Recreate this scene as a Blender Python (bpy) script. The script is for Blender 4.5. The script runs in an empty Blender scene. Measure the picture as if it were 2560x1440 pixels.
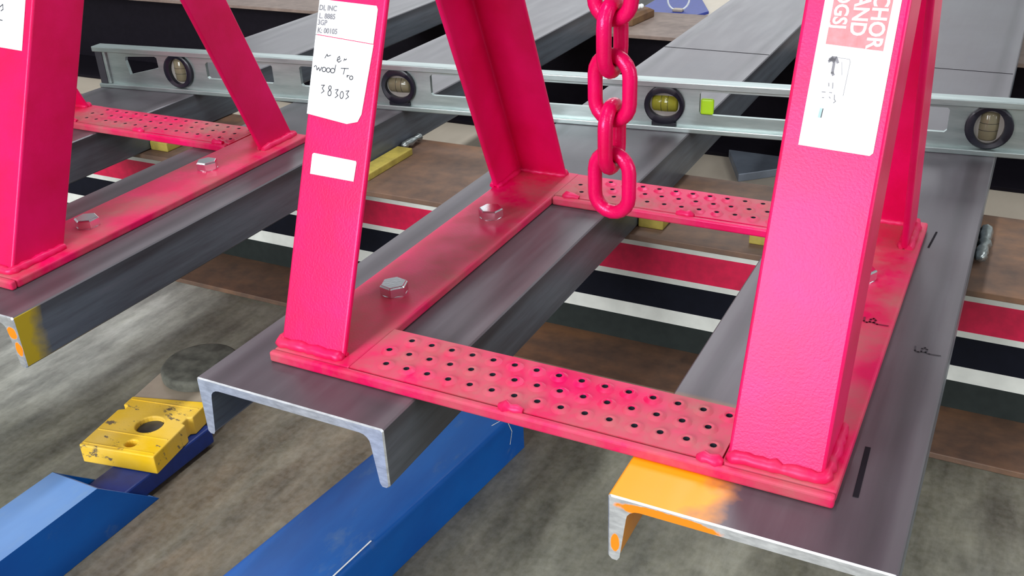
import bpy, bmesh, math, random
from mathutils import Vector, Matrix
random.seed(7)
scene = bpy.context.scene
COL = scene.collection
ZF = 0.37            # channel tops stand this far above the floor

# ------------------------------------------------------------------ camera
cd = bpy.data.cameras.new('camera'); cam = bpy.data.objects.new('camera', cd); COL.objects.link(cam)
right = Vector((0.88947227, 0.45509987, -0.04151134))
down = Vector((0.17719789, -0.42719762, -0.88662456))
fwd = Vector((-0.42123626, 0.78127224, -0.46062317))
M = Matrix(((right.x, -down.x, -fwd.x, 0.775), (right.y, -down.y, -fwd.y, -0.673),
            (right.z, -down.z, -fwd.z, 0.593 + ZF), (0, 0, 0, 1)))
cam.matrix_world = M
cd.sensor_width = 36.0; cd.lens = 2483.16 / 2560 * 36.0; cd.clip_start = 0.02; cd.clip_end = 60
scene.camera = cam

# ------------------------------------------------------------------ world, lamps, exposure
w = bpy.data.worlds.new('workshop_air'); scene.world = w; w.use_nodes = True
bg = w.node_tree.nodes['Background']
bg.inputs['Color'].default_value = (0.86, 0.92, 1.0, 1); bg.inputs['Strength'].default_value = 0.12

def area_lamp(x, y, z, sx, sy, power):
    l = bpy.data.lights.new('fluorescent_or_fill_lamp', 'AREA'); l.shape = 'RECTANGLE'
    l.size = sx; l.size_y = sy; l.energy = power; l.color = (0.93, 0.97, 1.0)
    o = bpy.data.objects.new('fluorescent_or_fill_lamp', l); o.location = (x, y, z); COL.objects.link(o)
    return o
for (xx, pw) in ((-2.9, 14), (0.0, 36), (2.9, 28)):
    for yy in (-2.4, 0.2, 2.8):
        area_lamp(xx, yy, 3.0, 0.22, 1.5, pw)
# unseen area lights added for frontal light, brighter right sides and back sheen
def fill_light(loc, sx, sy, power):
    o = area_lamp(*loc, sx, sy, power)
    o.rotation_euler = (Vector((0.2, 0.5, 0.35)) - o.location).to_track_quat('-Z', 'Y').to_euler(); return o
fill_light((-0.9, -5.3, 2.4), 3.4, 2.0, 430)
fill_light((5.6, 0.2, 1.9), 3.0, 1.6, 105)
fill_light((-1.0, 5.7, 1.7), 7.0, 1.9, 78)

vs = scene.view_settings
vs.view_transform = 'Standard'; vs.look = 'None'; vs.gamma = 1.0; vs.use_curve_mapping = False
vs.exposure = -0.12

# ------------------------------------------------------------------ materials
class NT:
    def __init__(s, name):
        s.m = bpy.data.materials.new(name); s.m.use_nodes = True
        s.t = s.m.node_tree; s.b = s.t.nodes['Principled BSDF']
        s.tc = s.n('ShaderNodeTexCoord')
    def n(s, t): return s.t.nodes.new(t)
    def l(s, a, b): s.t.links.new(a, b)
    def set(s, **k):
        for a, v in k.items():
            s.b.inputs[a.replace('_', ' ')].default_value = v
    def noise(s, scale, detail=4, rough=0.55, stretch=(1, 1, 1), coord='Object', off=(0, 0, 0)):
        mp = s.n('ShaderNodeMapping'); mp.inputs['Scale'].default_value = stretch; mp.inputs['Location'].default_value = off
        s.l(s.tc.outputs[coord], mp.inputs['Vector'])
        no = s.n('ShaderNodeTexNoise'); no.inputs['Scale'].default_value = scale
        no.inputs['Detail'].default_value = detail; no.inputs['Roughness'].default_value = rough
        s.l(mp.outputs[0], no.inputs['Vector'])
        return no.outputs['Fac']
    def ramp(s, fac, stops):
        r = s.n('ShaderNodeValToRGB'); e = r.color_ramp.elements
        while len(e) > 1: e.remove(e[0])
        e[0].position = stops[0][0]; c = stops[0][1]; e[0].color = (*c, 1) if not isinstance(c, float) else (c, c, c, 1)
        for p, c in stops[1:]:
            x = e.new(p); x.color = (*c, 1) if not isinstance(c, float) else (c, c, c, 1)
        s.l(fac, r.inputs[0]); return r.outputs[0]
    def mix(s, fac, a, b, mode='MIX'):
        x = s.n('ShaderNodeMix'); x.data_type = 'RGBA'; x.blend_type = mode
        for v, i in ((fac, 0), (a, 6), (b, 7)):
            if isinstance(v, tuple): x.inputs[i].default_value = (*v, 1)
            elif isinstance(v, (int, float)): x.inputs[i].default_value = v
            else: s.l(v, x.inputs[i])
        return x.outputs[2]
    def math(s, op, a, b=0.0, c=None, clamp=False):
        x = s.n('ShaderNodeMath'); x.operation = op; x.use_clamp = clamp
        for i, v in enumerate((a, b, c)):
            if v is None: continue
            if isinstance(v, (int, float)): x.inputs[i].default_value = v
            else: s.l(v, x.inputs[i])
        return x.outputs[0]
    def xyz(s, coord='Object'):
        x = s.n('ShaderNodeSeparateXYZ'); s.l(s.tc.outputs[coord], x.inputs[0]); return x.outputs
    def below(s, v, edge, soft):           # 1 where v < edge
        x = s.n('ShaderNodeMapRange'); x.inputs[1].default_value = edge - soft; x.inputs[2].default_value = edge + soft
        x.inputs[3].default_value = 1; x.inputs[4].default_value = 0
        s.l(v, x.inputs[0]); return x.outputs[0]
    def bump(s, h, strength=0.2, dist=0.002):
        b = s.n('ShaderNodeBump'); b.inputs['Strength'].default_value = strength; b.inputs['Distance'].default_value = dist
        s.l(h, b.inputs['Height']); s.l(b.outputs[0], s.b.inputs['Normal'])
    def color(s, c): s.l(c, s.b.inputs['Base Color'])
    def rough(s, c): s.l(c, s.b.inputs['Roughness'])

def flat(name, col, rough=0.5, metal=0.0, var=0.12, scale=60, spec=0.5):
    n = NT(name); n.set(Roughness=rough, Metallic=metal, Specular_IOR_Level=spec)
    f = n.noise(scale, 3)
    n.color(n.ramp(f, [(0.3, tuple(c * (1 - var) for c in col)), (0.7, tuple(min(1, c * (1 + var)) for c in col))]))
    return n.m

RED = (0.74, 0.004, 0.062)
def red_paint(name, dust_or_sheen=0.0, bump=0.25, rgh=0.36):
    n = NT(name); n.set(Roughness=rgh, Specular_IOR_Level=0.55, Specular_Tint=(1.0, 0.45, 0.85, 1))
    f = n.noise(14, 5)
    c = n.ramp(f, [(0.3, (0.64, 0.002, 0.064)), (0.7, (0.78, 0.003, 0.115))])
    if dust_or_sheen:
        d = n.ramp(n.noise(9, 6, 0.62, off=(1.7, 0.4, 0)), [(0.40, 0.0), (0.66, 1.0)])
        fac = n.math('MULTIPLY', d, dust_or_sheen)
        c = n.mix(fac, c, (0.40, 0.15, 0.13))
        n.rough(n.ramp(fac, [(0, 0.36), (0.6, 0.62)]))
    n.color(c)
    n.bump(n.noise(420, 2), bump, 0.0008)
    return n.m
M_red = red_paint('gloss_red_paint', 0.0, 0.22)
M_red_bar = red_paint('dusty_red_paint', 0.8, 0.2)
M_red_step = red_paint('worn_dusty_red_paint', 1.0, 0.15)
M_weld = red_paint('red_painted_weld', 0.15, 0.1, 0.2)
M_chain = red_paint('red_chain_paint', 0.0, 0.4, 0.24)

def steel(name, paint=None):
    n = NT(name); n.set(Metallic=0.35, Roughness=0.42)
    f = n.noise(9, 5, 0.6, (6, 0.5, 6))
    g = n.noise(3.0, 4, 0.6, off=(3, 1, 2))
    c1 = n.ramp(f, [(0.3, (0.098, 0.087, 0.094)), (0.55, (0.118, 0.106, 0.113)), (0.75, (0.140, 0.133, 0.142))])
    c2 = n.ramp(g, [(0.35, (0.85, 0.80, 0.86)), (0.65, (1.05, 1.08, 1.12))])
    c = n.mix(1.0, c1, c2, 'MULTIPLY')
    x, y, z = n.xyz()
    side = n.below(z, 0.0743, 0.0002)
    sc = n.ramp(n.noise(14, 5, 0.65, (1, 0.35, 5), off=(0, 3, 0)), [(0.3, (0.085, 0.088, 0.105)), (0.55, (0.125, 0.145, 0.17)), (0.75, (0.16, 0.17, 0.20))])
    edge_shade = n.math('MULTIPLY', n.math('SUBTRACT', 1.0, n.below(z, 0.060, 0.006)), 0.6)  # edge shading painted dark along the top of the flange sides
    sc = n.mix(edge_shade, sc, (0.05, 0.046, 0.05))
    ax = n.math('ABSOLUTE', x)
    band = n.below(n.math('ABSOLUTE', n.math('SUBTRACT', ax, 0.098)), 0.007, 0.005)
    c = n.mix(n.math('MULTIPLY', band, 0.4), c, (0.05, 0.046, 0.05))
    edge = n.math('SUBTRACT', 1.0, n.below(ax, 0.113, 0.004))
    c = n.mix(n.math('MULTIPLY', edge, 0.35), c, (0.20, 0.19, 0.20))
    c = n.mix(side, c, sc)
    n.rough(n.ramp(f, [(0.3, 0.34), (0.7, 0.42)]))
    if paint: 
        c, m = paint(n, c)
        n.l(n.math('MULTIPLY', n.math('SUBTRACT', 1.0, m), 0.35), n.b.inputs['Metallic'])
    n.color(c)
    n.bump(n.noise(160, 3), 0.05, 0.001)
    return n.m
def paint_front_left(n, c):
    x, y, z = n.xyz()
    wob = n.math('MULTIPLY', n.math('SUBTRACT', n.noise(16, 4), 0.5), 0.10)
    m = n.math('MULTIPLY', n.below(n.math('ADD', x, wob), -0.042, 0.018), n.below(y, 0.16, 0.03))
    return n.mix(m, c, (0.95, 0.34, 0.0)), m
def paint_front_side(n, c):
    x, y, z = n.xyz()
    wob = n.math('MULTIPLY', n.math('SUBTRACT', n.noise(22, 4), 0.5), 0.07)
    m = n.math('MULTIPLY', n.below(n.math('ADD', y, wob), 0.03, 0.012), n.below(n.math('MULTIPLY', x, -1.0), -0.1263, 0.0003))
    return n.mix(m, c, (0.42, 0.30, 0.01)), m
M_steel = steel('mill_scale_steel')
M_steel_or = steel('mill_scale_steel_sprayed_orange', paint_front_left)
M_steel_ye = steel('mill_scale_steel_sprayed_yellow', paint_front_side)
def cut_steel(name, blobs=()):
    n = NT(name); n.set(Metallic=0.75, Roughness=0.33)
    f = n.noise(60, 4, 0.6, (1, 1, 3))
    c = n.ramp(f, [(0.3, (0.55, 0.55, 0.57)), (0.7, (0.9, 0.9, 0.92))])
    if blobs:
        x, y, z = n.xyz(); m = None
        wob = n.math('MULTIPLY', n.math('SUBTRACT', n.noise(120, 3), 0.5), 0.9)
        for (bx, bz, rx, rz) in blobs:
            dx = n.math('DIVIDE', n.math('SUBTRACT', x, bx), rx); dz = n.math('DIVIDE', n.math('SUBTRACT', z, bz), rz)
            d = n.math('ADD', n.math('ADD', n.math('MULTIPLY', dx, dx), n.math('MULTIPLY', dz, dz)), wob)
            k = n.below(d, 1.0, 0.15)
            m = k if m is None else n.math('MAXIMUM', m, k)
        c = n.mix(m, c, (0.86, 0.24, 0.004))
        n.l(n.math('MULTIPLY', n.math('SUBTRACT', 1.0, m), 0.75), n.b.inputs['Metallic'])
    n.color(c); return n.m
M_cut = cut_steel('saw_cut_steel')
M_cut_or = cut_steel('saw_cut_steel_orange_web', [(-0.070, 0.067, 0.050, 0.0065), (-0.1195, 0.021, 0.0045, 0.011)])
M_cut_or1 = cut_steel('saw_cut_steel_orange_spots', [(0.117, 0.052, 0.009, 0.009), (0.121, 0.028, 0.006, 0.011)])

def rust(name, a, b, d):
    n = NT(name); n.set(Roughness=0.62)
    f = n.noise(5, 6, 0.62, (0.6, 1.6, 1)); g = n.noise(40, 4)
    c = n.ramp(f, [(0.3, a), (0.5, b), (0.72, d)])
    c = n.mix(0.25, c, n.ramp(g, [(0.3, (0.02, 0.015, 0.012)), (0.7, d)]))
    n.color(c); n.bump(g, 0.25, 0.001); return n.m
M_rust = rust('rusty_beam_steel', (0.085, 0.052, 0.040), (0.15, 0.088, 0.060), (0.30, 0.14, 0.062))
M_rust2 = rust('dull_brown_beam_steel', (0.17, 0.12, 0.10), (0.26, 0.19, 0.16), (0.34, 0.25, 0.2))
M_web_dark = flat('near_black_beam', (0.010, 0.008, 0.013), 0.7, spec=0.12)  # near black, for the far girder's web and bottom flange
M_web_red = flat('red_stripe_paint', (0.80, 0.006, 0.075), 0.5)
M_web_white = flat('white_stripe_paint', (0.88, 0.89, 0.82), 0.5, 0, 0.08, 25)
M_web_black = flat('black_stripe_and_hole_shade', (0.006, 0.007, 0.014), 0.6, spec=0.15)
M_web_low = flat('shaded_green_grey_steel', (0.024, 0.030, 0.028), 0.6, spec=0.2)  # dark lower web of the near girder, shade there painted in

def concrete():
    n = NT('workshop_concrete'); n.set(Roughness=0.5)
    x, y, z = n.xyz()
    f = n.noise(2.4, 7, 0.62, (2.6, 0.75, 1)); g = n.noise(9, 6, 0.65, (2.0, 0.5, 1)); k = n.noise(90, 3)
    c = n.ramp(f, [(0.30, (0.085, 0.083, 0.06)), (0.46, (0.15, 0.148, 0.112)), (0.60, (0.215, 0.212, 0.172)), (0.76, (0.33, 0.335, 0.30))])
    # oily brown work bay between the lift arms, pool of light painted paler to its left
    wob = n.math('MULTIPLY', n.math('SUBTRACT', n.noise(3.0, 5, 0.6, (1, 0.8, 1)), 0.5), 0.35)
    xw = n.math('ADD', x, wob)
    bay = n.math('MULTIPLY', n.math('SUBTRACT', 1.0, n.below(xw, -0.36, 0.10)), n.below(xw, 0.12, 0.14))
    br = n.ramp(n.noise(2.8, 5, 0.6, (2.2, 0.6, 1), off=(4.2, 1.1, 0)), [(0.36, 0.25), (0.6, 1.0)])
    c = n.mix(n.math('MULTIPLY', n.math('MULTIPLY', bay, br), 0.8), c, (0.15, 0.105, 0.068))
    light_pool = n.math('MULTIPLY', n.below(xw, -0.66, 0.07), n.math('SUBTRACT', 1.0, n.below(n.math('ADD', y, wob), 0.22, 0.16)))
    c = n.mix(n.math('MULTIPLY', light_pool, 0.85), c, (0.52, 0.535, 0.51))
    c = n.mix(0.7, c, n.ramp(g, [(0.30, (0.16, 0.16, 0.15)), (0.70, (0.80, 0.78, 0.74))]), 'OVERLAY')
    c = n.mix(0.3, c, n.ramp(n.noise(26, 5, 0.7, (1.3, 0.6, 1), off=(2, 7, 0)), [(0.36, (0.22, 0.22, 0.2)), (0.66, (0.72, 0.71, 0.68))]), 'OVERLAY')
    c = n.mix(0.10, c, n.ramp(k, [(0.35, (0.05, 0.05, 0.045)), (0.6, (0.4, 0.4, 0.38))]))
    # floor turns cream behind the near beam
    cream = n.math('SUBTRACT', 1.0, n.below(y, 0.85, 0.01))
    c = n.mix(cream, c, n.ramp(f, [(0.3, (0.62, 0.53, 0.42)), (0.7, (0.72, 0.63, 0.51))]))
    n.color(c)
    n.rough(n.ramp(g, [(0.3, 0.36), (0.7, 0.6)]))
    n.bump(k, 0.12, 0.001); return n.m
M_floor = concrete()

def blue_paint(name, dust_or_sheen):
    n = NT(name); n.set(Roughness=0.36, Specular_IOR_Level=0.32)
    f = n.noise(6, 5, 0.6, (2.2, 0.5, 1))
    c = n.ramp(f, [(0.3, (0.001, 0.070, 0.33)), (0.7, (0.002, 0.120, 0.47))])
    wr = n.ramp(n.noise(13, 6, 0.7, (1.5, 0.7, 1), off=(0, 2.2, 0)), [(0.58, 0.0), (0.78, 0.55)])
    c = n.mix(wr, c, (0.17, 0.24, 0.31))
    geo = n.n('ShaderNodeNewGeometry'); sp = n.n('ShaderNodeSeparateXYZ'); n.l(geo.outputs['Normal'], sp.inputs[0])
    up = n.math('SUBTRACT', 1.0, n.below(sp.outputs[2], 0.8, 0.1))  # upward faces painted paler for a blue sheen, along with dust
    d = n.math('MULTIPLY', n.math('MULTIPLY', up, n.ramp(n.noise(5, 5, 0.6, (1.5, 0.7, 1)), [(0.25, 0.6), (0.7, 1.0)])), dust_or_sheen)
    n.color(n.mix(d, c, (0.33, 0.48, 0.66))); return n.m
M_blue = blue_paint('sheen_topped_blue_enamel', 0.5)
M_blue2 = blue_paint('scuffed_blue_enamel', 0.10)
M_blue_dark = flat('dark_blue_enamel', (0.006, 0.03, 0.20), 0.4)
def yellow_worn():
    n = NT('chipped_yellow_paint'); n.set(Roughness=0.5)
    f = n.noise(10, 5)
    c = n.ramp(f, [(0.35, (0.84, 0.50, 0.002)), (0.65, (0.86, 0.56, 0.10))])
    ch = n.ramp(n.noise(30, 6, 0.72, (0.8, 1.5, 1)), [(0.585, 0.0), (0.62, 1.0)])
    n.color(n.mix(ch, c, (0.17, 0.12, 0.07)))
    n.bump(n.noise(50, 4), 0.3, 0.002); return n.m
M_yellow = yellow_worn()
M_yellow_clip = flat('faded_yellow_paint', (0.42, 0.33, 0.06), 0.6, 0, 0.25, 40)
M_bare = flat('greasy_bare_steel', (0.46, 0.38, 0.29), 0.42, 0.2, 0.2, 14)
M_rubber = flat('dusty_rubber', (0.105, 0.105, 0.085), 0.75, 0, 0.55, 34)
M_hole = flat('oily_dark_steel', (0.09, 0.09, 0.085), 0.5, 0.3, 0.3, 30)
def zinc():
    n = NT('bright_zinc_bolt'); n.set(Metallic=1.0, Roughness=0.2, Base_Color=(0.78, 0.77, 0.80, 1))
    n.bump(n.noise(260, 3), 0.15, 0.0006); return n.m
M_zinc = zinc()
def alu():
    n = NT('brushed_aluminium'); n.set(Metallic=0.75, Roughness=0.36)
    f = n.noise(10, 5, 0.65, (0.4, 6, 6))
    n.color(n.ramp(f, [(0.3, (0.30, 0.36, 0.355)), (0.7, (0.46, 0.53, 0.515))]))
    n.bump(n.noise(300, 2), 0.06, 0.0006); return n.m
M_alu = alu()
M_alu_end = flat('dark_end_cap', (0.035, 0.035, 0.045), 0.4)
M_black = flat('black_plastic', (0.006, 0.006, 0.014), 0.35)
def acrylic(name, col):
    n = NT(name); n.set(Roughness=0.12, Base_Color=(*col, 1), Transmission_Weight=0.35, IOR=1.45)
    return n.m
M_vial_y = acrylic('yellow_green_vial', (0.40, 0.39, 0.04))
M_vial_b = acrylic('amber_grey_vial', (0.27, 0.24, 0.15))
M_lens = acrylic('clear_acrylic_block', (0.46, 0.44, 0.40))
M_lime = flat('lime_green_plastic', (0.42, 0.72, 0.01), 0.45, 0, 0.06)
M_paper = flat('white_sticker_vinyl', (0.93, 0.92, 0.95), 0.4, 0, 0.02)
M_stick_red = flat('faded_red_print', (0.80, 0.20, 0.22), 0.45, 0, 0.18, 120)
M_ink = flat('black_ink', (0.03, 0.03, 0.04), 0.6)
M_ink_soft = flat('faded_grey_ink', (0.20, 0.19, 0.21), 0.6)
M_ink_teal = flat('faded_teal_ink', (0.35, 0.50, 0.50), 0.6)
M_marker = flat('black_marker', (0.012, 0.010, 0.014), 0.8, spec=0.1)
M_marker_soft = flat('faded_black_marker', (0.06, 0.055, 0.062), 0.8, spec=0.2)
M_marker_red = flat('dark_marker_on_red', (0.20, 0.0, 0.03), 0.55)
M_silverweld = flat('grey_weld_metal', (0.42, 0.45, 0.44), 0.3, 0.85, 0.25, 120)
M_blueboard = flat('royal_blue_panel', (0.012, 0.035, 0.30), 0.45)
M_white = flat('white_wire', (0.85, 0.88, 0.86), 0.4)
M_slate = flat('slate_blue_steel', (0.20, 0.23, 0.28), 0.45, 0.2, 0.15, 20)
M_cardbrown = rust('flaky_rust_block', (0.10, 0.045, 0.02), (0.17, 0.08, 0.035), (0.24, 0.13, 0.05))

# ------------------------------------------------------------------ object helpers (coordinates: channel top = z 0)
OFF = {}
def thing(name, label, cat, loc, group=None):
    o = bpy.data.objects.new(name, None); o.empty_display_size = 0.05; COL.objects.link(o)
    o.location = (loc[0], loc[1], loc[2] + ZF); OFF[o] = Vector(loc)
    o['label'] = label; o['category'] = cat
    if group: o['group'] = group
    return o
def tag(o, label, cat, group=None):
    o['label'] = label; o['category'] = cat
    if group: o['group'] = group
    return o
def mk(name, bm, mats, parent=None, bevel=0.0, seg=2, smooth=False, ang=35, origin=None):
    bmesh.ops.recalc_face_normals(bm, faces=bm.faces)
    if parent is not None: off = OFF[parent]
    elif origin is not None: off = Vector(origin)
    else:
        xs = [v.co for v in bm.verts]
        off = Vector(((min(c.x for c in xs) + max(c.x for c in xs)) / 2, (min(c.y for c in xs) + max(c.y for c in xs)) / 2, min(c.z for c in xs)))
    bmesh.ops.translate(bm, verts=bm.verts, vec=-off)
    me = bpy.data.meshes.new(name); bm.to_mesh(me); bm.free()
    for m in (mats if isinstance(mats, (list, tuple)) else [mats]): me.materials.append(m)
    o = bpy.data.objects.new(name, me); COL.objects.link(o)
    OFF[o] = off.copy()
    if parent is not None: o.parent = parent
    else: o.location = (off.x, off.y, off.z + ZF)
    if smooth:
        for p in me.polygons: p.use_smooth = True
        me.set_sharp_from_angle(angle=math.radians(ang))
    if bevel:
        b = o.modifiers.new('bevel', 'BEVEL'); b.width = bevel; b.segments = seg; b.limit_method = 'ANGLE'; b.angle_limit = math.radians(40)
        b.harden_normals = False
    return o
def new(): return bmesh.new()
def box(bm, x0, x1, y0, y1, z0, z1, mat=0):
    vs = [bm.verts.new((x, y, z)) for z in (z0, z1) for (x, y) in ((x0, y0), (x1, y0), (x1, y1), (x0, y1))]
    fs = [(3, 2, 1, 0), (4, 5, 6, 7), (0, 1, 5, 4), (1, 2, 6, 5), (2, 3, 7, 6), (3, 0, 4, 7)]
    out = []
    for f in fs:
        q = bm.faces.new([vs[i] for i in f]); q.material_index = mat; out.append(q)
    return vs, out
def loft(bm, secs, closed_caps=True, mat=0):
    rings = [[bm.verts.new(p) for p in s] for s in secs]; n = len(rings[0]); side = []
    for a, b in zip(rings, rings[1:]):
        for i in range(n):
            f = bm.faces.new((a[i], a[(i + 1) % n], b[(i + 1) % n], b[i])); f.material_index = mat; side.append(f)
    caps = []
    if closed_caps:
        caps = [bm.faces.new(rings[0][::-1]), bm.faces.new(rings[-1])]
        for f in caps: f.material_index = mat
    return rings, side, caps
def tube(bm, pts, rads, n=12, closed=False, mat=0):
    pts = [Vector(p) for p in pts]; m = len(pts)
    if not isinstance(rads, (list, tuple)): rads = [rads] * m
    secs = []; prev = None
    for i, p in enumerate(pts):
        if closed: t = (pts[(i + 1) % m] - pts[i - 1]).normalized()
        else: t = (pts[min(i + 1, m - 1)] - pts[max(i - 1, 0)]).normalized()
        if prev is None:
            a = Vector((0, 0, 1)) if abs(t.z) < 0.9 else Vector((1, 0, 0)); u = t.cross(a).normalized()
        else: u = (prev - t * prev.dot(t)).normalized()
        prev = u; v = t.cross(u)
        secs.append([bm.verts.new(p + (u * math.cos(2 * math.pi * k / n) + v * math.sin(2 * math.pi * k / n)) * rads[i]) for k in range(n)])
    rng = range(m) if closed else range(m - 1)
    for i in rng:
        a = secs[i]; b = secs[(i + 1) % m]
        sh = 0
        if closed and i == m - 1:
            sh = min(range(n), key=lambda s: (a[0].co - b[s].co).length)
        for k in range(n):
            f = bm.faces.new((a[k], a[(k + 1) % n], b[(k + 1 + sh) % n], b[(k + sh) % n])); f.material_index = mat
    if not closed:
        bm.faces.new(secs[0][::-1]).material_index = mat; bm.faces.new(secs[-1]).material_index = mat
def lathe(bm, prof, c, axis='z', n=24, mat=0, caps=True):
    def P(r, h, a):
        u, v = r * math.cos(a), r * math.sin(a)
        return {'z': (c[0] + u, c[1] + v, c[2] + h), 'y': (c[0] + u, c[1] + h, c[2] + v)}[axis]
    loft(bm, [[P(r, h, 2 * math.pi * k / n) for k in range(n)] for r, h in prof], caps, mat)
def circle(cx, cy, r, n=14, ph=0): return [(cx + r * math.cos(2 * math.pi * k / n + ph), cy + r * math.sin(2 * math.pi * k / n + ph)) for k in range(n)]
def holed(bm, outer, holes, T, h0, h1, mat=0, hole_mat=None):
    """flat plate with holes; T(u, v, h) gives the point"""
    def loop(pts, h): return [bm.verts.new(T(u, v, h)) for u, v in pts]
    for h in (h0, h1):
        ed = []; 
        for pts in [outer] + holes:
            vs = loop(pts, h)
            for i in range(len(vs)): ed.append(bm.edges.new((vs[i], vs[(i + 1) % len(vs)])))
        r = bmesh.ops.triangle_fill(bm, edges=ed, use_beauty=True)
        for g in r['geom']:
            if isinstance(g, bmesh.types.BMFace): g.material_index = mat
    for j, pts in enumerate([outer] + holes):
        a = loop(pts, h0); b = loop(pts, h1)
        for i in range(len(a)):
            k = (i + 1) % len(a)
            f = bm.faces.new((a[i], a[k], b[k], b[i])); f.material_index = mat if (j == 0 or hole_mat is None) else hole_mat
    bmesh.ops.remove_doubles(bm, verts=bm.verts, dist=1e-6)
def bead(path, r, step=0.006, seed=0, amp=0.35, n=8):
    rnd = random.Random(seed); bm = new(); P = [Vector(p) for p in path]; pts = []
    for a, b in zip(P, P[1:]):
        k = max(1, int((b - a).length / step))
        for i in range(k): pts.append(a.lerp(b, i / k))
    pts.append(P[-1])
    rr = [r * (1 + amp * (rnd.random() - 0.5) + 0.18 * (i % 2)) for i in range(len(pts))]
    rr[0] *= 0.6; rr[-1] *= 0.6
    pts = [p + Vector(((rnd.random() - .5), (rnd.random() - .5), (rnd.random() - .5))) * r * 0.3 for p in pts]
    tube(bm, pts, rr, n); return bm
def text_into(bm, body, size, T, mat=0, bold=0.0, h=0.0004):
    c = bpy.data.curves.new('print', 'FONT'); c.body = body; c.size = size; c.resolution_u = 3; c.offset = bold
    o = bpy.data.objects.new('print', c); me = bpy.data.meshes.new_from_object(o)
    vs = [bm.verts.new(T(v.co.x, v.co.y, h)) for v in me.vertices]
    for p in me.polygons:
        try: bm.faces.new([vs[i] for i in p.vertices]).material_index = mat
        except ValueError: pass
    bpy.data.objects.remove(o); bpy.data.meshes.remove(me); bpy.data.curves.remove(c)
def strokes_into(bm, strokes, wd, T, mat=0, h=0.0004):
    for s in strokes:
        for (x0, y0), (x1, y1) in zip(s, s[1:]):
            d = Vector((x1 - x0, y1 - y0)); L = d.length
            if L < 1e-7: continue
            d /= L; q = Vector((-d.y, d.x)) * wd / 2; e = d * wd * 0.35
            pts = [(x0 - e.x + q.x, y0 - e.y + q.y), (x0 - e.x - q.x, y0 - e.y - q.y), (x1 + e.x - q.x, y1 + e.y - q.y), (x1 + e.x + q.x, y1 + e.y + q.y)]
            bm.faces.new([bm.verts.new(T(u, v, h)) for u, v in pts]).material_index = mat
def copy_tree(o, parent=None):
    c = o.copy(); COL.objects.link(c); OFF[c] = OFF.get(o, Vector())
    if parent is not None: c.parent = parent
    for ch in list(o.children): copy_tree(ch, c)
    return c

# ------------------------------------------------------------------ floor
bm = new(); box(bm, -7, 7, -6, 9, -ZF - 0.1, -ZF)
o = mk('floor', bm, M_floor, origin=(0, 0, -ZF)); o['kind'] = 'structure'; o['label'] = 'stained grey concrete workshop floor with a cream area behind'

M_wall = flat('pale_grey_wall_paint', (0.62, 0.65, 0.67), 0.6, 0, 0.05, 3)
for nm, bx in (('wall_back', (-6.2, 6.2, 6.0, 6.2)), ('wall_front', (-6.2, 6.2, -6.2, -6.0)), ('wall_left', (-6.2, -6.0, -6.0, 6.0)), ('wall_right', (6.0, 6.2, -6.0, 6.0))):
    bm = new(); box(bm, *bx, -ZF, 4.2 - ZF); o = mk(nm, bm, M_wall); o['kind'] = 'structure'
# ------------------------------------------------------------------ steel support beams across the channels
def h_beam(name, label, x0, x1, y0, y1, ztop, H, tf, web_bands, m_flange, m_edge_bottom=None, wide=0.0):
    t = thing(name, label, 'girder', ((x0 + x1) / 2, (y0 + y1) / 2, ztop - H))
    bm = new(); box(bm, x0, x1, y0, y1, ztop - tf, ztop); mk('top_flange', bm, m_flange, t, 0.0015)
    bm = new(); box(bm, x0, x1, y0 - wide, y1, ztop - H, ztop - H + tf); mk('bottom_flange', bm, m_edge_bottom or m_flange, t, 0.0015)
    yc = (y0 + y1) / 2; tw = 0.005
    bm = new(); zs = [ztop - tf] + [b[0] for b in web_bands]
    mats = []
    for i, (zb, m) in enumerate(web_bands):
        if m not in mats: mats.append(m)
        k = mats.index(m)
        z1 = zs[i]; vs, fs = box(bm, x0, x1, yc - tw, yc + tw, zb, z1, k)
    mk('web', bm, mats, t)
    return t, yc
F = -0.076
BB = F - (ZF + F)            # floor in this frame
near, ycn = h_beam('support_girder', 'rusty steel girder with red, white and black striped web under the stands', -2.6, 1.7, 0.703, 0.988, F, ZF + F, 0.0105,
    [(-0.1625, M_web_white), (-0.216, M_web_red), (-0.227, M_web_white), (-0.280, M_web_black), (-0.308, M_web_white), (-0.3595, M_web_low)], M_rust)
far, ycf = h_beam('support_girder', 'far dark steel girder with dull brown top flange behind the long level', -3.6, 1.9, 1.968, 2.262, F, ZF + F, 0.0105,
    [(-0.3595, M_web_dark)], M_rust2, M_web_dark, wide=0.085)

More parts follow.
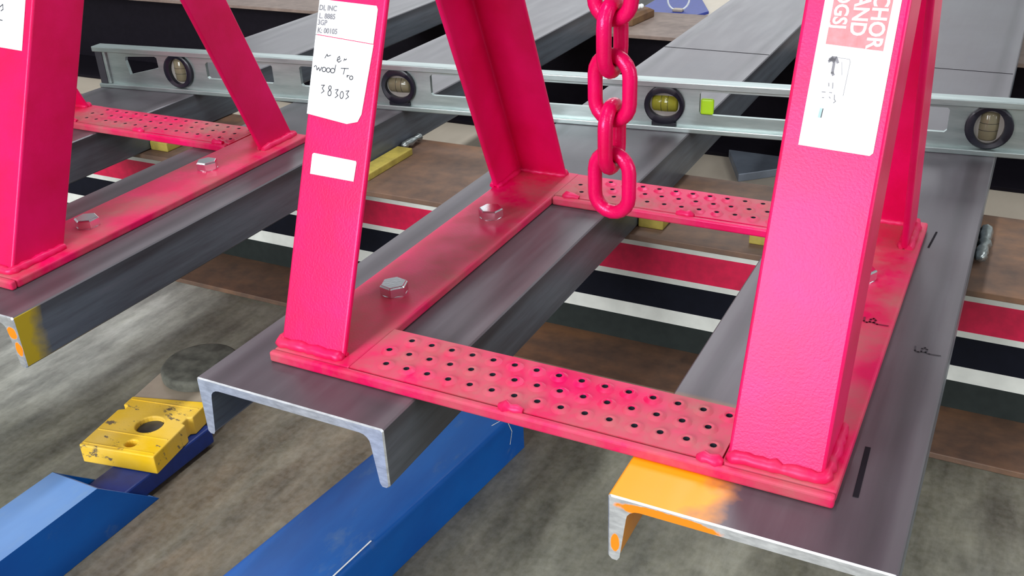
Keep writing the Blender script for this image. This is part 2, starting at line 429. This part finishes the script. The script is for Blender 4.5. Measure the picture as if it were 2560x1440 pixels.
# ------------------------------------------------------------------ channels
CW, CH = 0.254, 0.076
def channel_profile():
    tw = 0.0115; pts = [(0.002, 0), (CW - 0.002, 0), (CW, -0.002), (CW, -CH + 0.003), (CW - 0.003, -CH), (CW - 0.008, -CH), (CW - 0.0105, -CH + 0.004)]
    # inner side of right flange up to fillet
    xi, zi = CW - 0.0165, -tw - 0.012
    pts.append((xi, zi))
    for k in range(1, 5):
        a = k / 4 * math.pi / 2
        pts.append((xi - 0.013 * (1 - math.cos(a)) , zi + 0.012 * math.sin(a)))
    left = [(CW - x, z) for x, z in pts[2:]][::-1]
    return pts + left
PROF = channel_profile()
def channel(x0, y0, y1, label, m_side=M_steel, m_cut=M_cut):
    bm = new(); ch = 0.0016
    cx, cz = CW / 2, -0.006
    def sec(y, inset):
        out = []
        for x, z in PROF:
            ix = inset if x < 0.03 else (-inset if x > CW - 0.03 else 0)
            iz = -inset * 0.9 if z > -0.004 else 0
            out.append((x0 + x + ix, y, z + iz))
        return out
    rings, side, caps = loft(bm, [sec(y0, ch), sec(y0 + ch, 0), sec(y1 - ch, 0), sec(y1, ch)])
    n = len(PROF)
    for i, f in enumerate(side):
        if i < n or i >= 2 * n: f.material_index = 1
    for f in caps: f.material_index = 1
    o = mk('steel_channel', bm, [m_side, m_cut], None, origin=(x0 + CW / 2, y0, -CH))
    return tag(o, label, 'steel channel', 'steel channels carrying the red stands')
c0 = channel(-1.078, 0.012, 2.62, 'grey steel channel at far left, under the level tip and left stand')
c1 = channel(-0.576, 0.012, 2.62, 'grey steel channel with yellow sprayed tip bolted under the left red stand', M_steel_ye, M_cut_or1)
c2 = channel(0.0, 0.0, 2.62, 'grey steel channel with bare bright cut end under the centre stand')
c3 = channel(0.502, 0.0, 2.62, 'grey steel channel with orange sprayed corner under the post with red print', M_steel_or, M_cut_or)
# scribed lines and marker strokes on the channels
for ch, x0 in ((c2, 0.0), (c3, 0.502)):
    bm = new(); box(bm, x0 + 0.003, x0 + CW - 0.003, 1.576, 1.579, 0.0, 0.0004); mk('scribe_line', bm, M_marker, ch)
def flatT(x0, y0, ang, z):
    ca, sa = math.cos(ang), math.sin(ang)
    return lambda u, v, h: (x0 + u * ca - v * sa, y0 + u * sa + v * ca, z + h)
def marker(parent, strokes, wd, T, mat=M_marker, name='marker_mark'):
    bm = new(); strokes_into(bm, strokes, wd, T, h=0.0005); return mk(name, bm, mat, parent)
marker(c3, [[(0, 0), (-0.0025, 0.077)]], 0.0052, flatT(0.7065, 0.089, 0, 0))
marker(c3, [[(0, 0), (0.004, 0.055)]], 0.0026, flatT(0.7005, 0.655, 0, 0))
LP = [[(0, 0.016), (0.001, 0.003), (0.006, 0), (0.010, 0.003), (0.010, 0.012), (0.014, 0.017), (0.018, 0.012), (0.016, 0.003), (0.022, 0.0), (0.038, 0.001)], [(0.011, 0.003), (0.017, 0.003)]]
LP = [[(u * 0.72, v * 0.72) for u, v in q] for q in LP]
marker(c3, LP, 0.0018, flatT(0.7195, 0.369, 0.0, 0), M_marker_soft)

# small yellow keeper blocks and welds on the near beam's top flange
def keeper(x0, x1, y0, y1, h, label):
    bm = new(); box(bm, x0, x1, y0, y1, F, F + h)
    return tag(mk('keeper_block', bm, M_yellow_clip, None, 0.002), label, 'steel block', 'yellow keeper blocks beside the channels')
keeper(0.2555, 0.298, 0.735, 0.80, 0.019, 'small yellow block against the channel with bare cut end')
keeper(0.4375, 0.499, 0.738, 0.80, 0.019, 'small yellow block beside the channel with orange sprayed corner')
keeper(-0.8225, -0.775, 0.73, 0.79, 0.019, 'small yellow block under the back step of the left stand')
keeper(-0.3185, -0.283, 0.745, 0.90, 0.014, 'long narrow yellow block beside the channel bolted under the left stand')
for ch, x, y0, y1, r in ((c3, 0.7605, 0.785, 0.905, 0.008), (c1, -0.3145, 0.905, 0.975, 0.007)):
    mk('weld_bead', bead([(x + 0.004, y0, F + 0.012), (x + 0.005, (y0 + y1) / 2, F + 0.011), (x + 0.004, y1, F + 0.012)], r, 0.008, 3, 0.5), M_silverweld, ch, smooth=True, ang=60)

# ------------------------------------------------------------------ red stand
BX0, BX1, BY0, BY1 = 0.057, 0.692, 0.061, 0.711
BT = 0.0125; LEAN = 0.42; PW = 0.089; PT = 0.0085; PTOP = 0.655
HL, HR, HF, HB = 0.058, 0.678, 0.083, 0.698
def post_pts(kind, z):
    dz = (z - BT) * LEAN
    x, sx = (HL, 1) if 'L' in kind else (HR, -1)
    y, sy = (HF + dz, 1) if 'F' in kind else (HB - dz, -1)
    r = [(0, 0), (PW, 0), (PW, PT), (PT, PT), (PT, PW), (0, PW)]
    return [(x + sx * u, y + sy * v, z) for u, v in r]
def step_plate(yoff, x0, x1, parent):
    bm = new(); y0, y1 = 0.0715 + yoff, 0.163 + yoff; zt = BT + 0.0005; holes = []
    for r, yy in enumerate((0.145, 0.118, 0.091)):
        st = 0.173 if r != 1 else 0.1863
        for k in range(16 if r != 1 else 15):
            x = st + 0.02668 * k
            if x0 + 0.011 < x < x1 - 0.009: holes.append((x, yy + yoff))
    R = (0.0102, 0.0066, 0.0034, 0.0028); Hh = (0, 0.0030, 0.0022, -0.010)
    outer = [(x0, y0), (x1, y0), (x1, y1), (x0, y1)]
    ed = []
    def lp(pts, z):
        vs = [bm.verts.new((u, v, z)) for u, v in pts]
        for i in range(len(vs)): ed.append(bm.edges.new((vs[i], vs[(i + 1) % len(vs)])))
        return vs
    ov = lp(outer, zt); hv = [lp(circle(cx, cy, R[0]), zt) for cx, cy in holes]
    bmesh.ops.triangle_fill(bm, edges=ed, use_beauty=True)
    for (cx, cy), a in zip(holes, hv):
        for lv, (r, h) in enumerate(zip(R[1:], Hh[1:])):
            b = [bm.verts.new((u, v, zt + h)) for u, v in circle(cx, cy, r)]
            for i in range(len(a)):
                k = (i + 1) % len(a); f = bm.faces.new((a[i], a[k], b[k], b[i])); f.smooth = True; f.material_index = 1 if lv == 2 else 0
            a = b
        bm.faces.new(a).material_index = 1  # hole walls and caps painted black for the shade inside
    sk = [bm.verts.new((u, v, zt - 0.010)) for u, v in outer]
    for i in range(4): bm.faces.new((ov[i], ov[(i + 1) % 4], sk[(i + 1) % 4], sk[i]))
    return mk('step_plate', bm, [M_red_step, M_web_black], parent)
def make_stand(label):
    t = thing('anchor_stand', label, 'steel stand', ((BX0 + BX1) / 2, (BY0 + BY1) / 2, 0), 'red anchor stands')
    for x0, x1 in ((BX0, BX0 + 0.106), (BX1 - 0.106, BX1)):
        bm = new(); box(bm, x0, x1, BY0 + 0.0095, BY1, 0, BT); mk('side_bar', bm, M_red_bar, t, 0.003, 3)
    bm = new(); box(bm, BX0, BX1, BY0, BY0 + 0.009, 0, BT + 0.0006); mk('front_bar', bm, M_red_bar, t, 0.003, 3)
    bm = new(); box(bm, BX0 + 0.1065, BX1 - 0.1065, 0.603, 0.6125, 0, BT + 0.0006); mk('back_bar', bm, M_red_bar, t, 0.003, 3)
    step_plate(0.0, 0.1635, 0.5855, t); step_plate(0.543, 0.1635, 0.5855, t)
    for k in ('FL', 'FR', 'BL', 'BR'):
        bm = new(); loft(bm, [post_pts(k, BT), post_pts(k, PTOP)])
        mk('post', bm, M_red, t, 0.0032, 3)
    # head plate the posts run up to, with the chain slot
    y0, y1 = HF + (PTOP - BT) * LEAN - 0.012, HB - (PTOP - BT) * LEAN + 0.012
    bm = new()
    holed(bm, [(HL - 0.01, y0), (HR + 0.01, y0), (HR + 0.01, y1), (HL - 0.01, y1)], [[(0.325, (y0 + y1) / 2 - 0.012), (0.405, (y0 + y1) / 2 - 0.012), (0.405, (y0 + y1) / 2 + 0.012), (0.325, (y0 + y1) / 2 + 0.012)]],
          lambda u, v, h: (u, v, h), PTOP, PTOP + 0.014)
    mk('head_plate', bm, M_red, t)
    # welds round the post feet and between step plates and bars
    wz = BT + 0.002; n = 0
    for k in ('FL', 'FR', 'BL', 'BR'):
        x, sx = (HL, 1) if 'L' in k else (HR, -1); y, sy = (HF, 1) if 'F' in k else (HB, -1)
        p = [(x + sx * PW, y - sy * 0.001, wz), (x - sx * 0.000, y - sy * 0.001, wz), (x - sx * 0.001, y + sy * PW, wz)]
        q = [(x + sx * PW, y + sy * PT, wz), (x + sx * PT, y + sy * PT, wz), (x + sx * PT, y + sy * PW, wz)]
        mk('weld_bead', bead(p, 0.0062, 0.006, n), M_weld, t, smooth=True, ang=60)
        mk('weld_bead', bead(q, 0.0045, 0.006, n + 9), M_weld, t, smooth=True, ang=60); n += 1
    for x, yo in ((0.366, 0.0), (0.576, 0.0), (0.19, 0.543), (0.372, 0.543), (0.57, 0.543)):
        mk('weld_bead', bead([(x - 0.013, 0.0706 + yo, BT + 0.001), (x + 0.013, 0.0706 + yo, BT + 0.001)], 0.0058, 0.006, 40 + int(x * 100), 0.5), M_weld, t, smooth=True, ang=60)
    for bx, a in ((0.1115, 0.35), (0.6375, 0.1)):
        for by in (0.243, 0.503):
            bm = new(); r = 0.0185; hz = 0.0145; z0 = BT
            hexa = lambda rr, z, ph: [(bx + rr * math.cos(math.pi / 3 * k + ph), by + rr * math.sin(math.pi / 3 * k + ph), z) for k in range(6)]
            ph = a + by * 2
            loft(bm, [hexa(r, z0 + 0.001, ph), hexa(r, z0 + hz - 0.0022, ph), hexa(r * 0.9, z0 + hz, ph)])
            b = mk('bolt', bm, M_zinc, t, 0.0006, 1)
            bm = new(); lathe(bm, [(0.0170, 0), (0.0170, 0.0014), (0.015, 0.0018)], (bx, by, BT), n=28)
            mk('washer_face', bm, M_zinc, b, smooth=True, ang=30)
    return t
stand = make_stand('red anchor stand at centre, with hanging chain and white stickers')
left_stand = copy_tree(stand)
left_stand.location.x -= 1.079; left_stand.location.y += 0.004
left_stand['label'] = 'red anchor stand at left edge, bolted to the yellow tipped channel'
for ch in left_stand.children:
    if ch.name.startswith(('post', 'weld')): ch.location.x -= 0.010
OFF[left_stand] = OFF[stand] + Vector((-1.079, 0.004, 0))
# marker letters on the centre stand's right bar
marker(stand, LP, 0.0024, flatT(0.659, 0.392, 0.0, BT), M_marker_red)

# stickers on the leaning posts
def postT(dx=0.0, dy=0.0, out=0.0004, rot=False, x0=0.0, z0=0.0):
    nrm = Vector((0, -1, LEAN)).normalized()
    def T(u, v, h):
        if rot: x, z = x0 + v, z0 - u           # text running downwards
        else: x, z = x0 + u, z0 + v
        return tuple(Vector((x + dx, HF + (z - BT) * LEAN + dy, z)) + nrm * (out + h))
    return T
def sticker(parent, pts, label, T, mat=M_paper):
    bm = new(); holed(bm, pts, [], T, 0.0, 0.0006); o = mk('sticker', bm, mat, parent); o['label'] = label; return o
T0 = postT()
s1 = sticker(stand, [(0.0585, 0.341), (0.137, 0.336), (0.1375, 0.370), (0.1355, 0.3735), (0.0585, 0.3765)], 'white printed sticker, small grey lettering', T0)
def txt(parent, lines, size, mat, T, name='printed_text', bold=0.0):
    bm = new()
    for (s, u, v) in lines: text_into(bm, s, size, lambda a, b, h, u=u, v=v: T(a + u, b + v, h), bold=bold, h=0.0009)
    return mk(name, bm, mat, parent)
txt(s1, [('DI, INC', 0.0595, 0.3655), ('L. 8885', 0.0605, 0.3572), ('3GP', 0.0595, 0.3505), ('K: 00105', 0.0605, 0.3425)], 0.0075, M_ink_soft, T0, bold=0.00022)
s2 = sticker(stand, [(0.0585, 0.259), (0.1145, 0.2535), (0.1285, 0.257), (0.1325, 0.265), (0.1375, 0.3352), (0.0585, 0.3402)], 'white sticker with black handwriting', T0)
def arc(cx, cy, rx, ry, a0=0, a1=360, n=10): return [(cx + rx * math.cos(math.radians(a0 + (a1 - a0) * i / n)), cy + ry * math.sin(math.radians(a0 + (a1 - a0) * i / n))) for i in range(n + 1)]
def hand():
    S = []
    S += [[(0.075, 0.3175), (0.0775, 0.3215), (0.0785, 0.3195), (0.0825, 0.3208)]]
    S += [[(0.092, 0.3165), (0.0955, 0.318), (0.0945, 0.3205), (0.0925, 0.319), (0.092, 0.316), (0.0945, 0.3145), (0.0975, 0.3165)], [(0.101, 0.3165), (0.1015, 0.3185), (0.103, 0.3175), (0.1045, 0.3187)]]
    # wood
    S += [[(0.0645, 0.3085), (0.066, 0.3045), (0.068, 0.3072), (0.07, 0.304), (0.0722, 0.308)]]
    S += [arc(0.0755, 0.3058, 0.0027, 0.0023), arc(0.0815, 0.3056, 0.0027, 0.0023), arc(0.0875, 0.3055, 0.0029, 0.0024), [(0.0902, 0.3055), (0.0908, 0.3115)], [(0.0615, 0.3075), (0.0635, 0.309)]]
    # Tro
    S += [[(0.0985, 0.3088), (0.1085, 0.3092)], [(0.1035, 0.3088), (0.1025, 0.303)], [(0.1075, 0.3025), (0.1078, 0.3005), (0.1082, 0.302), (0.1105, 0.3025)], arc(0.1135, 0.3003, 0.0022, 0.0019)]
    # 38303
    def three(x, y): return [(x, y + 0.008), (x + 0.004, y + 0.0085), (x + 0.0015, y + 0.005), (x + 0.0045, y + 0.0025), (x + 0.001, y)]
    S += [three(0.0745, 0.2815), three(0.094, 0.2785), three(0.1085, 0.2785)]
    S += [arc(0.0865, 0.288, 0.0018, 0.002), arc(0.0868, 0.2825, 0.0023, 0.0028), arc(0.1035, 0.282, 0.0022, 0.0036)]
    return S
bm = new(); strokes_into(bm, hand(), 0.0009, T0, h=0.0009); mk('handwriting', bm, M_ink, s2)
s3 = sticker(stand, [(0.0725, 0.1975), (0.1325, 0.1965), (0.1335, 0.2155), (0.1325, 0.2175), (0.0745, 0.2195), (0.0725, 0.218)], 'small blank white sticker', T0)
s4 = sticker(stand, [(0.605, 0.285), (0.667, 0.2825), (0.6695, 0.285), (0.6705, 0.448), (0.607, 0.450)], 'tall white sticker with red block and rotated white capitals', T0)
bm = new(); holed(bm, [(0.6135, 0.368), (0.6625, 0.3655), (0.664, 0.442), (0.6145, 0.444)], [], T0, 0.0006, 0.0009); rb = mk('printed_block', bm, M_stick_red, s4)
def rot_txt(parent, s, size, x0, z0, mat=M_paper, bold=0.0004, sx=0.82):
    T0_ = postT(rot=True, x0=x0, z0=z0); T = lambda u, v, h: T0_(u * sx, v, h)
    bm = new(); text_into(bm, s, size, T, h=0.0012, bold=bold); return mk('printed_text', bm, mat, parent)
rot_txt(s4, 'CHOR', 0.0185, 0.6480, 0.4102)
rot_txt(s4, 'AND', 0.0185, 0.6325, 0.4090)
rot_txt(s4, 'OGSJ', 0.0170, 0.6165, 0.4120)
Ts = T0
bm = new()
strokes_into(bm, [[(0.6195, 0.356), (0.6215, 0.3575), (0.6245, 0.3575), (0.6265, 0.354)], [(0.6195, 0.3555), (0.6235, 0.356)], [(0.6235, 0.356), (0.6235, 0.3455), (0.6245, 0.344)], [(0.6205, 0.3565), (0.623, 0.3545)], [(0.619, 0.3545), (0.621, 0.3555)]], 0.0023, Ts, h=0.0009)
mk('small_icon', bm, M_ink_soft, s4)
bm = new()
strokes_into(bm, [[(0.6255, 0.3578), (0.636, 0.3572), (0.637, 0.355), (0.636, 0.328)], [(0.630, 0.3545), (0.632, 0.344)]], 0.0004, Ts, h=0.0009)
strokes_into(bm, [[(0.622, 0.337), (0.6225, 0.3345)], [(0.6255, 0.3375), (0.626, 0.333)], [(0.6175, 0.3295), (0.6205, 0.3295)], [(0.624, 0.3295), (0.626, 0.3295)], [(0.6185, 0.325), (0.62, 0.325)], [(0.6285, 0.328), (0.629, 0.3245), (0.6305, 0.323), (0.629, 0.3215)], [(0.6245, 0.326), (0.6255, 0.325)]], 0.0007, Ts, h=0.0009)
mk('small_print', bm, M_ink_soft, s4)
bm = new(); strokes_into(bm, [[(0.6195, 0.3155), (0.619, 0.3095)]], 0.0026, Ts, h=0.0009); mk('colour_patch', bm, M_ink_teal, s4)
bm = new(); strokes_into(bm, [[(0.621, 0.316), (0.6205, 0.309)]], 0.0007, Ts, h=0.001); mk('small_print', bm, M_ink, s4)
TL = postT(dx=0.0, dy=0.004)
s5 = sticker(left_stand, [(-0.482, 0.291), (-0.4245, 0.289), (-0.4255, 0.392), (-0.482, 0.394)], 'white sticker at picture edge', TL)
bm = new(); strokes_into(bm, [[(-0.474, 0.3395), (-0.4685, 0.343), (-0.467, 0.337), (-0.471, 0.335)], [(-0.472, 0.324), (-0.467, 0.3235)]], 0.0012, TL, h=0.0009); mk('handwriting', bm, M_ink, s5)

# ------------------------------------------------------------------ chain hanging in the centre stand
LW, LH, LD = 0.062, 0.0915, 0.0172
CXc, CYc, zb = 0.363, 0.352, 0.1115
chain = thing('lifting_chain', 'glossy red steel chain of heavy oval links hanging in the centre stand', 'chain', (CXc, CYc, zb))
pitch = LH - 2 * LD
def link_bm(cz, edge, tilt=0.0):
    bm = new(); r = (LW - LD) / 2; hh = (LH - LW) / 2; pts = []
    N = 10
    for i in range(N + 1):
        a = math.pi * i / N; pts.append((r * math.cos(a), hh + r * math.sin(a)))
    for i in range(N + 1):
        a = math.pi + math.pi * i / N; pts.append((r * math.cos(a), -hh + r * math.sin(a)))
    P = []
    for u, v in pts:
        if edge: P.append((CXc + tilt * u, CYc + u, cz + v))
        else: P.append((CXc + u, CYc - tilt * u, cz + v))
    tube(bm, P, LD / 2, 14, True); return bm
k = 0; z = zb + LH / 2
while z < 0.69:
    mk('chain_link', link_bm(z, k % 2 == 1, (0.10, -0.02, 0.16, 0.05)[k % 4]), M_chain, chain, smooth=True, ang=80)
    z += pitch; k += 1
bm = new(); tube(bm, [(CXc - 0.06, CYc, z - 0.028), (CXc + 0.06, CYc, z - 0.028)], 0.008, 14); mk('chain_pin', bm, M_zinc, chain, smooth=True)

# ------------------------------------------------------------------ long spirit level across the channels
yaw = math.atan(0.109); LX, LY = -1.1, 0.968 + 0.109 * -1.1
lev = thing('spirit_level', 'long aluminium spirit level lying on edge across the channels', 'level', (LX, LY, 0))
ca, sa = math.cos(yaw), math.sin(yaw)
def LT(s, d, z): return (LX + s * ca - d * sa, LY + s * sa + d * ca, z)
L0, L1, DEP, HT = 0.022, 2.12, 0.030, 0.0925
def lev_box(bm, s0, s1, d0, d1, z0, z1, mat=0):
    vs, fs = box(bm, s0, s1, d0, d1, z0, z1, mat)
    for v in vs: v.co = LT(*v.co)
bm = new()
lev_box(bm, L0, L1, 0, DEP, 0.0, 0.0095); mk('bottom_rail', bm, M_alu, lev, 0.0015)
bm = new(); lev_box(bm, L0, L1, 0, DEP, 0.081, HT); mk('top_rail', bm, M_alu, lev, 0.0015)
slots = [[(0.106, 0.031), (0.188, 0.050), (0.187, 0.072), (0.182, 0.075), (0.103, 0.071), (0.100, 0.062)],
         [(0.318, 0.034), (0.478, 0.034), (0.482, 0.038), (0.482, 0.070), (0.478, 0.074), (0.318, 0.070), (0.314, 0.066), (0.314, 0.038)]]
for a, b in ((0.548, 0.708), (0.845, 1.243), (1.376, 1.788), (1.93, 2.06)):
    slots.append([(a + .004, 0.033), (b - .004, 0.033), (b, 0.037), (b, 0.071), (b - .004, 0.075), (a + .004, 0.075), (a, 0.071), (a, 0.037)])
vials = [(0.243, 'v', M_vial_b), (0.776, 'h', M_vial_b), (1.313, 'h', M_vial_y), (1.850, 'v', M_vial_b)]
vh = [circle(s, 0.0475, 0.030, 20) for s, _, _ in vials]
bm = new()
holed(bm, [(L0 + .03, 0.009), (L1 - .03, 0.009), (L1 - .03, 0.0815), (L0 + .03, 0.0815)], slots + vh, lambda u, v, h: LT(u, h, v), 0.011, 0.019)
mk('web', bm, M_alu, lev)
for s in (L0 + 0.004, L1 - 0.022):
    bm = new(); lev_box(bm, s, s + 0.018, 0.003, DEP - 0.003, 0.0095, 0.081); mk('end_cap', bm, M_alu_end, lev, 0.001)
bm = new(); lev_box(bm, L0 + 0.022, L0 + 0.030, 0.005, DEP - 0.005, 0.0095, 0.081); mk('end_rib', bm, M_alu, lev, 0.001)
def lathe_lev(bm, prof, s, z, n=28, ex=1.0, ez=1.0):
    loft(bm, [[LT(s + ex * r * math.cos(2 * math.pi * k / n), d, z + ez * r * math.sin(2 * math.pi * k / n)) for k in range(n)] for r, d in prof], False)
for s, ori, mv in vials:
    e = (0.80, 1.0) if ori == 'v' else (1.0, 0.80)
    bm = new(); n = 32
    def ring(r, d, ee): return [LT(s + ee[0] * r * math.cos(2 * math.pi * k / n), d, 0.0475 + ee[1] * r * math.sin(2 * math.pi * k / n)) for k in range(n)]
    o_ = (1, 1)
    secs = [ring(0.0365, 0.009, o_), ring(0.0365, 0.004, o_), ring(0.034, 0.0025, o_), ring(0.0285, 0.004, e), ring(0.0285, 0.024, e), ring(0.0365, 0.024, o_), ring(0.0365, 0.009, o_)]
    loft(bm, secs, False)
    if ori == 'h': lev_box(bm, s - 0.022, s + 0.022, 0.004, 0.016, 0.010, 0.0165)
    rg = mk('vial_holder', bm, M_black, lev, smooth=True, ang=40)
    bm = new(); loft(bm, [ring(0.0283, 0.013, e), ring(0.0283, 0.022, e)]); mk('acrylic_block', bm, M_lens, rg, smooth=True, ang=40)
    bm = new(); a, b = (LT(s, 0.023, 0.0475 - 0.025), LT(s, 0.023, 0.0475 + 0.025)) if ori == 'v' else (LT(s - 0.025, 0.023, 0.0485), LT(s + 0.025, 0.023, 0.0485))
    A, Bv = Vector(a), Vector(b)
    tube(bm, [A.lerp(Bv, q) for q in (0, 0.04, 0.1, 0.5, 0.9, 0.96, 1)], [0.009, 0.015, 0.0172, 0.018, 0.0172, 0.015, 0.009], 20)
    vt = mk('glass_vial', bm, mv, rg, smooth=True, ang=60)
    bm = new()
    for q in (0.38, 0.62):
        p0, p1 = A.lerp(Bv, q - 0.006), A.lerp(Bv, q + 0.006); tube(bm, [p0, p1], 0.01808, 20)
    mk('bubble_line', bm, M_black, rg)
bm = new(); lev_box(bm, 1.378, 1.401, 0.010, 0.020, 0.0335, 0.062); lg = mk('lime_insert', bm, M_lime, lev, 0.003); lg['label'] = 'lime green plastic insert at slot end'

# ------------------------------------------------------------------ blue lift arms on the floor
arm = thing('lift_arm', 'blue square tube lift arm with yellow foot plate at lower left', 'lift arm', (-0.333, -0.25, BB), 'blue lift arms on the floor')
ax0, ax1, az = -0.379, -0.288, -0.281; wl = 0.006
bm = new()
for x0, x1 in ((ax0, ax0 + wl), (ax1 - wl, ax1)):
    loft(bm, [[(x, -0.75, BB + .0005), (x, 0.131, BB + .0005), (x, 0.036, az), (x, -0.75, az)] for x in (x0, x1)])
loft(bm, [[(x, -0.75, az - wl), (x, 0.0425, az - wl), (x, 0.036, az), (x, -0.75, az)] for x in (ax0 + wl, ax1 - wl)])
loft(bm, [[(x, -0.75, BB + .0005), (x, 0.131, BB + .0005), (x, 0.1255, BB + wl), (x, -0.75, BB + wl)] for x in (ax0 + wl, ax1 - wl)])
bmesh.ops.remove_doubles(bm, verts=bm.verts, dist=1e-6)
mk('outer_tube', bm, M_blue, arm)
bm = new(); box(bm, ax0 + 0.008, ax1 - 0.014, -0.45, 0.272, BB + 0.007, -0.3315); mk('inner_bar', bm, M_blue_dark, arm, 0.003)
def footT(u, v, h):     # u across, v along, turned slightly
    a = math.radians(10.5); return (-0.355 + u * math.cos(a) - v * math.sin(a), 0.128 + u * math.sin(a) + v * math.cos(a), h)
W2 = 0.067
ypoly = [(-W2, 0), (W2, 0), (W2, 0.085), (W2 - 0.008, 0.088), (W2 - 0.008, 0.102), (W2, 0.106), (W2, 0.150), (-W2, 0.137), (-W2, 0.112), (-W2 + 0.010, 0.110), (-W2 + 0.010, 0.102), (-W2, 0.098)]
bm = new(); holed(bm, ypoly, [circle(0.010, 0.073, 0.022, 22), circle(0.012, 0.022, 0.0095, 16)], footT, -0.331, -0.298)
fp = mk('foot_plate', bm, M_yellow, arm, 0.002, 2); fp['label'] = 'chipped yellow foot plate'
bm = new(); holed(bm, circle(0.010, 0.073, 0.0205, 22), [], footT, -0.331, -0.306); mk('pin', bm, M_hole, fp)
for vv in (0.006, 0.042, 0.128):
    bm = new(); 
    vs, fs = box(bm, -W2 + 0.004, W2 - 0.004, vv, vv + 0.0016, -0.2985, -0.2972)
    for v in vs: v.co = footT(v.co.x, v.co.y, v.co.z)
    mk('raised_rib', bm, M_yellow, fp)
bm = new(); holed(bm, [(-W2, 0.1375), (W2, 0.1505), (W2, 0.30), (-W2, 0.30)], [], footT, -0.331, -0.300); mk('bare_plate', bm, M_bare, arm, 0.0015)
bm = new(); dc = footT(0.005, 0.232, 0)
lathe(bm, [(0.062, -0.2995), (0.066, -0.297), (0.066, -0.284), (0.063, -0.280), (0.060, -0.2792)], (dc[0], dc[1], 0), n=40)
pd = mk('round_pad', bm, M_rubber, arm, smooth=True, ang=40); pd['label'] = 'round grey rubber pad'

a2 = math.atan(0.106)
arm2 = thing('lift_arm', 'wide blue lift arm in the foreground under the bare ended channel', 'lift arm', (0.066, 0.1, BB), 'blue lift arms on the floor')
def A2(u, v, h): return (0.131 + u * math.cos(a2) + v * math.sin(a2), 0.145 - u * math.sin(a2) + v * math.cos(a2), h)
bm = new()
rr = 0.010; prof = [(-0.131, BB + .0005), (0, BB + .0005), (0, -0.290 - rr)]
for i in range(1, 5):
    t_ = i / 4 * math.pi / 2; prof.append((-rr + rr * math.cos(t_), -0.290 - rr + rr * math.sin(t_)))
for i in range(0, 5):
    t_ = math.pi / 2 + i / 4 * math.pi / 2; prof.append((-0.131 + rr + rr * math.cos(t_), -0.290 - rr + rr * math.sin(t_)))
loft(bm, [[A2(u, v, z) for u, z in prof] for v in (-0.75, 0.33)])
mk('outer_tube', bm, M_blue2, arm2, smooth=True, ang=50)
def scratch(parent, pts, wd, T, mat): 
    bm = new(); strokes_into(bm, [pts], wd, T, h=0.0004); return mk('scratch', bm, mat, parent)
scratch(arm2, [(-0.004, -0.11), (-0.005, -0.03)], 0.0022, lambda u, v, h: A2(u, v, -0.290 + h - 0.0005), M_white)
scratch(arm2, [(-0.012, 0.262), (-0.002, 0.30)], 0.0012, lambda u, v, h: A2(u, v, -0.290 + h), M_white)
scratch(arm2, [(-0.290, 0.285), (-0.318, 0.297), (-0.338, 0.290)], 0.0014, lambda u, v, h: A2(0.0006, v, u), M_white)
scratch(arm, [(-0.2995, -0.135), (-0.322, -0.142), (-0.345, -0.145)], 0.0018, lambda u, v, h: (ax1 + 0.0006, v, u), M_white)

# ------------------------------------------------------------------ odds and ends behind
bm = new()
def quad_plate(bm, pts, z0, z1): holed(bm, pts, [], lambda u, v, h: (u, v, h), z0, z1)
quad_plate(bm, [(0.165, 1.712), (0.33, 1.86), (0.36, 1.875), (0.09, 1.885)], BB, BB + 0.022)
tag(mk('steel_offcut', bm, M_slate, None, 0.002), 'slate blue wedge of steel on the cream floor behind the centre stand', 'steel offcut')
bm = new(); quad_plate(bm, [(-0.487, 3.575), (-0.66, 3.96), (-1.05, 3.86), (-0.86, 3.36), (-0.55, 3.40)], BB, BB + 0.012)
tag(mk('blue_panel', bm, M_blueboard, None, 0.002), 'royal blue panel on the floor at top beside the chain', 'panel')
bm = new(); rx, ry, rz, rR = -0.612, 3.535, BB + 0.012, 0.046
tube(bm, [(rx + rR * 0.93 * math.cos(2 * math.pi * k / 28), ry + rR * 0.36 * math.cos(2 * math.pi * k / 28), rz + rR + 0.004 + rR * math.sin(2 * math.pi * k / 28)) for k in range(28)], 0.0042, 8, True)
ringo = thing('wire_ring', 'white wire pull ring standing on the royal blue panel', 'ring', (rx, ry, rz))
mk('ring', bm, M_white, ringo, smooth=True)
bm = new(); box(bm, rx - 0.022, rx + 0.022, ry - 0.016, ry + 0.016, rz, rz + 0.012); mk('mount', bm, M_bare, ringo, 0.003)
bm = new(); loft(bm, [[(-0.312, 2.05, z), (-0.262, 2.06, z), (-0.245, 2.20, z), (-0.31, 2.22, z)] for z in (F, F + 0.02)] + [[(-0.309, 2.06, F + 0.034), (-0.268, 2.07, F + 0.034), (-0.255, 2.18, F + 0.03), (-0.306, 2.20, F + 0.034)]])
tag(mk('rust_block', bm, M_cardbrown, None, 0.003), 'flaky brown block on the far girder behind the chain', 'block')
bm = new(); tube(bm, [(-0.308 + 0.048 * q, 2.09 + 0.05 * q, F + 0.043) for q in [i / 14 for i in range(15)]], [0.0075 if i % 2 else 0.0055 for i in range(15)], 10)
tag(mk('threaded_stud', bm, M_white, None, smooth=True), 'pale threaded stud lying on the flaky brown block', 'stud')
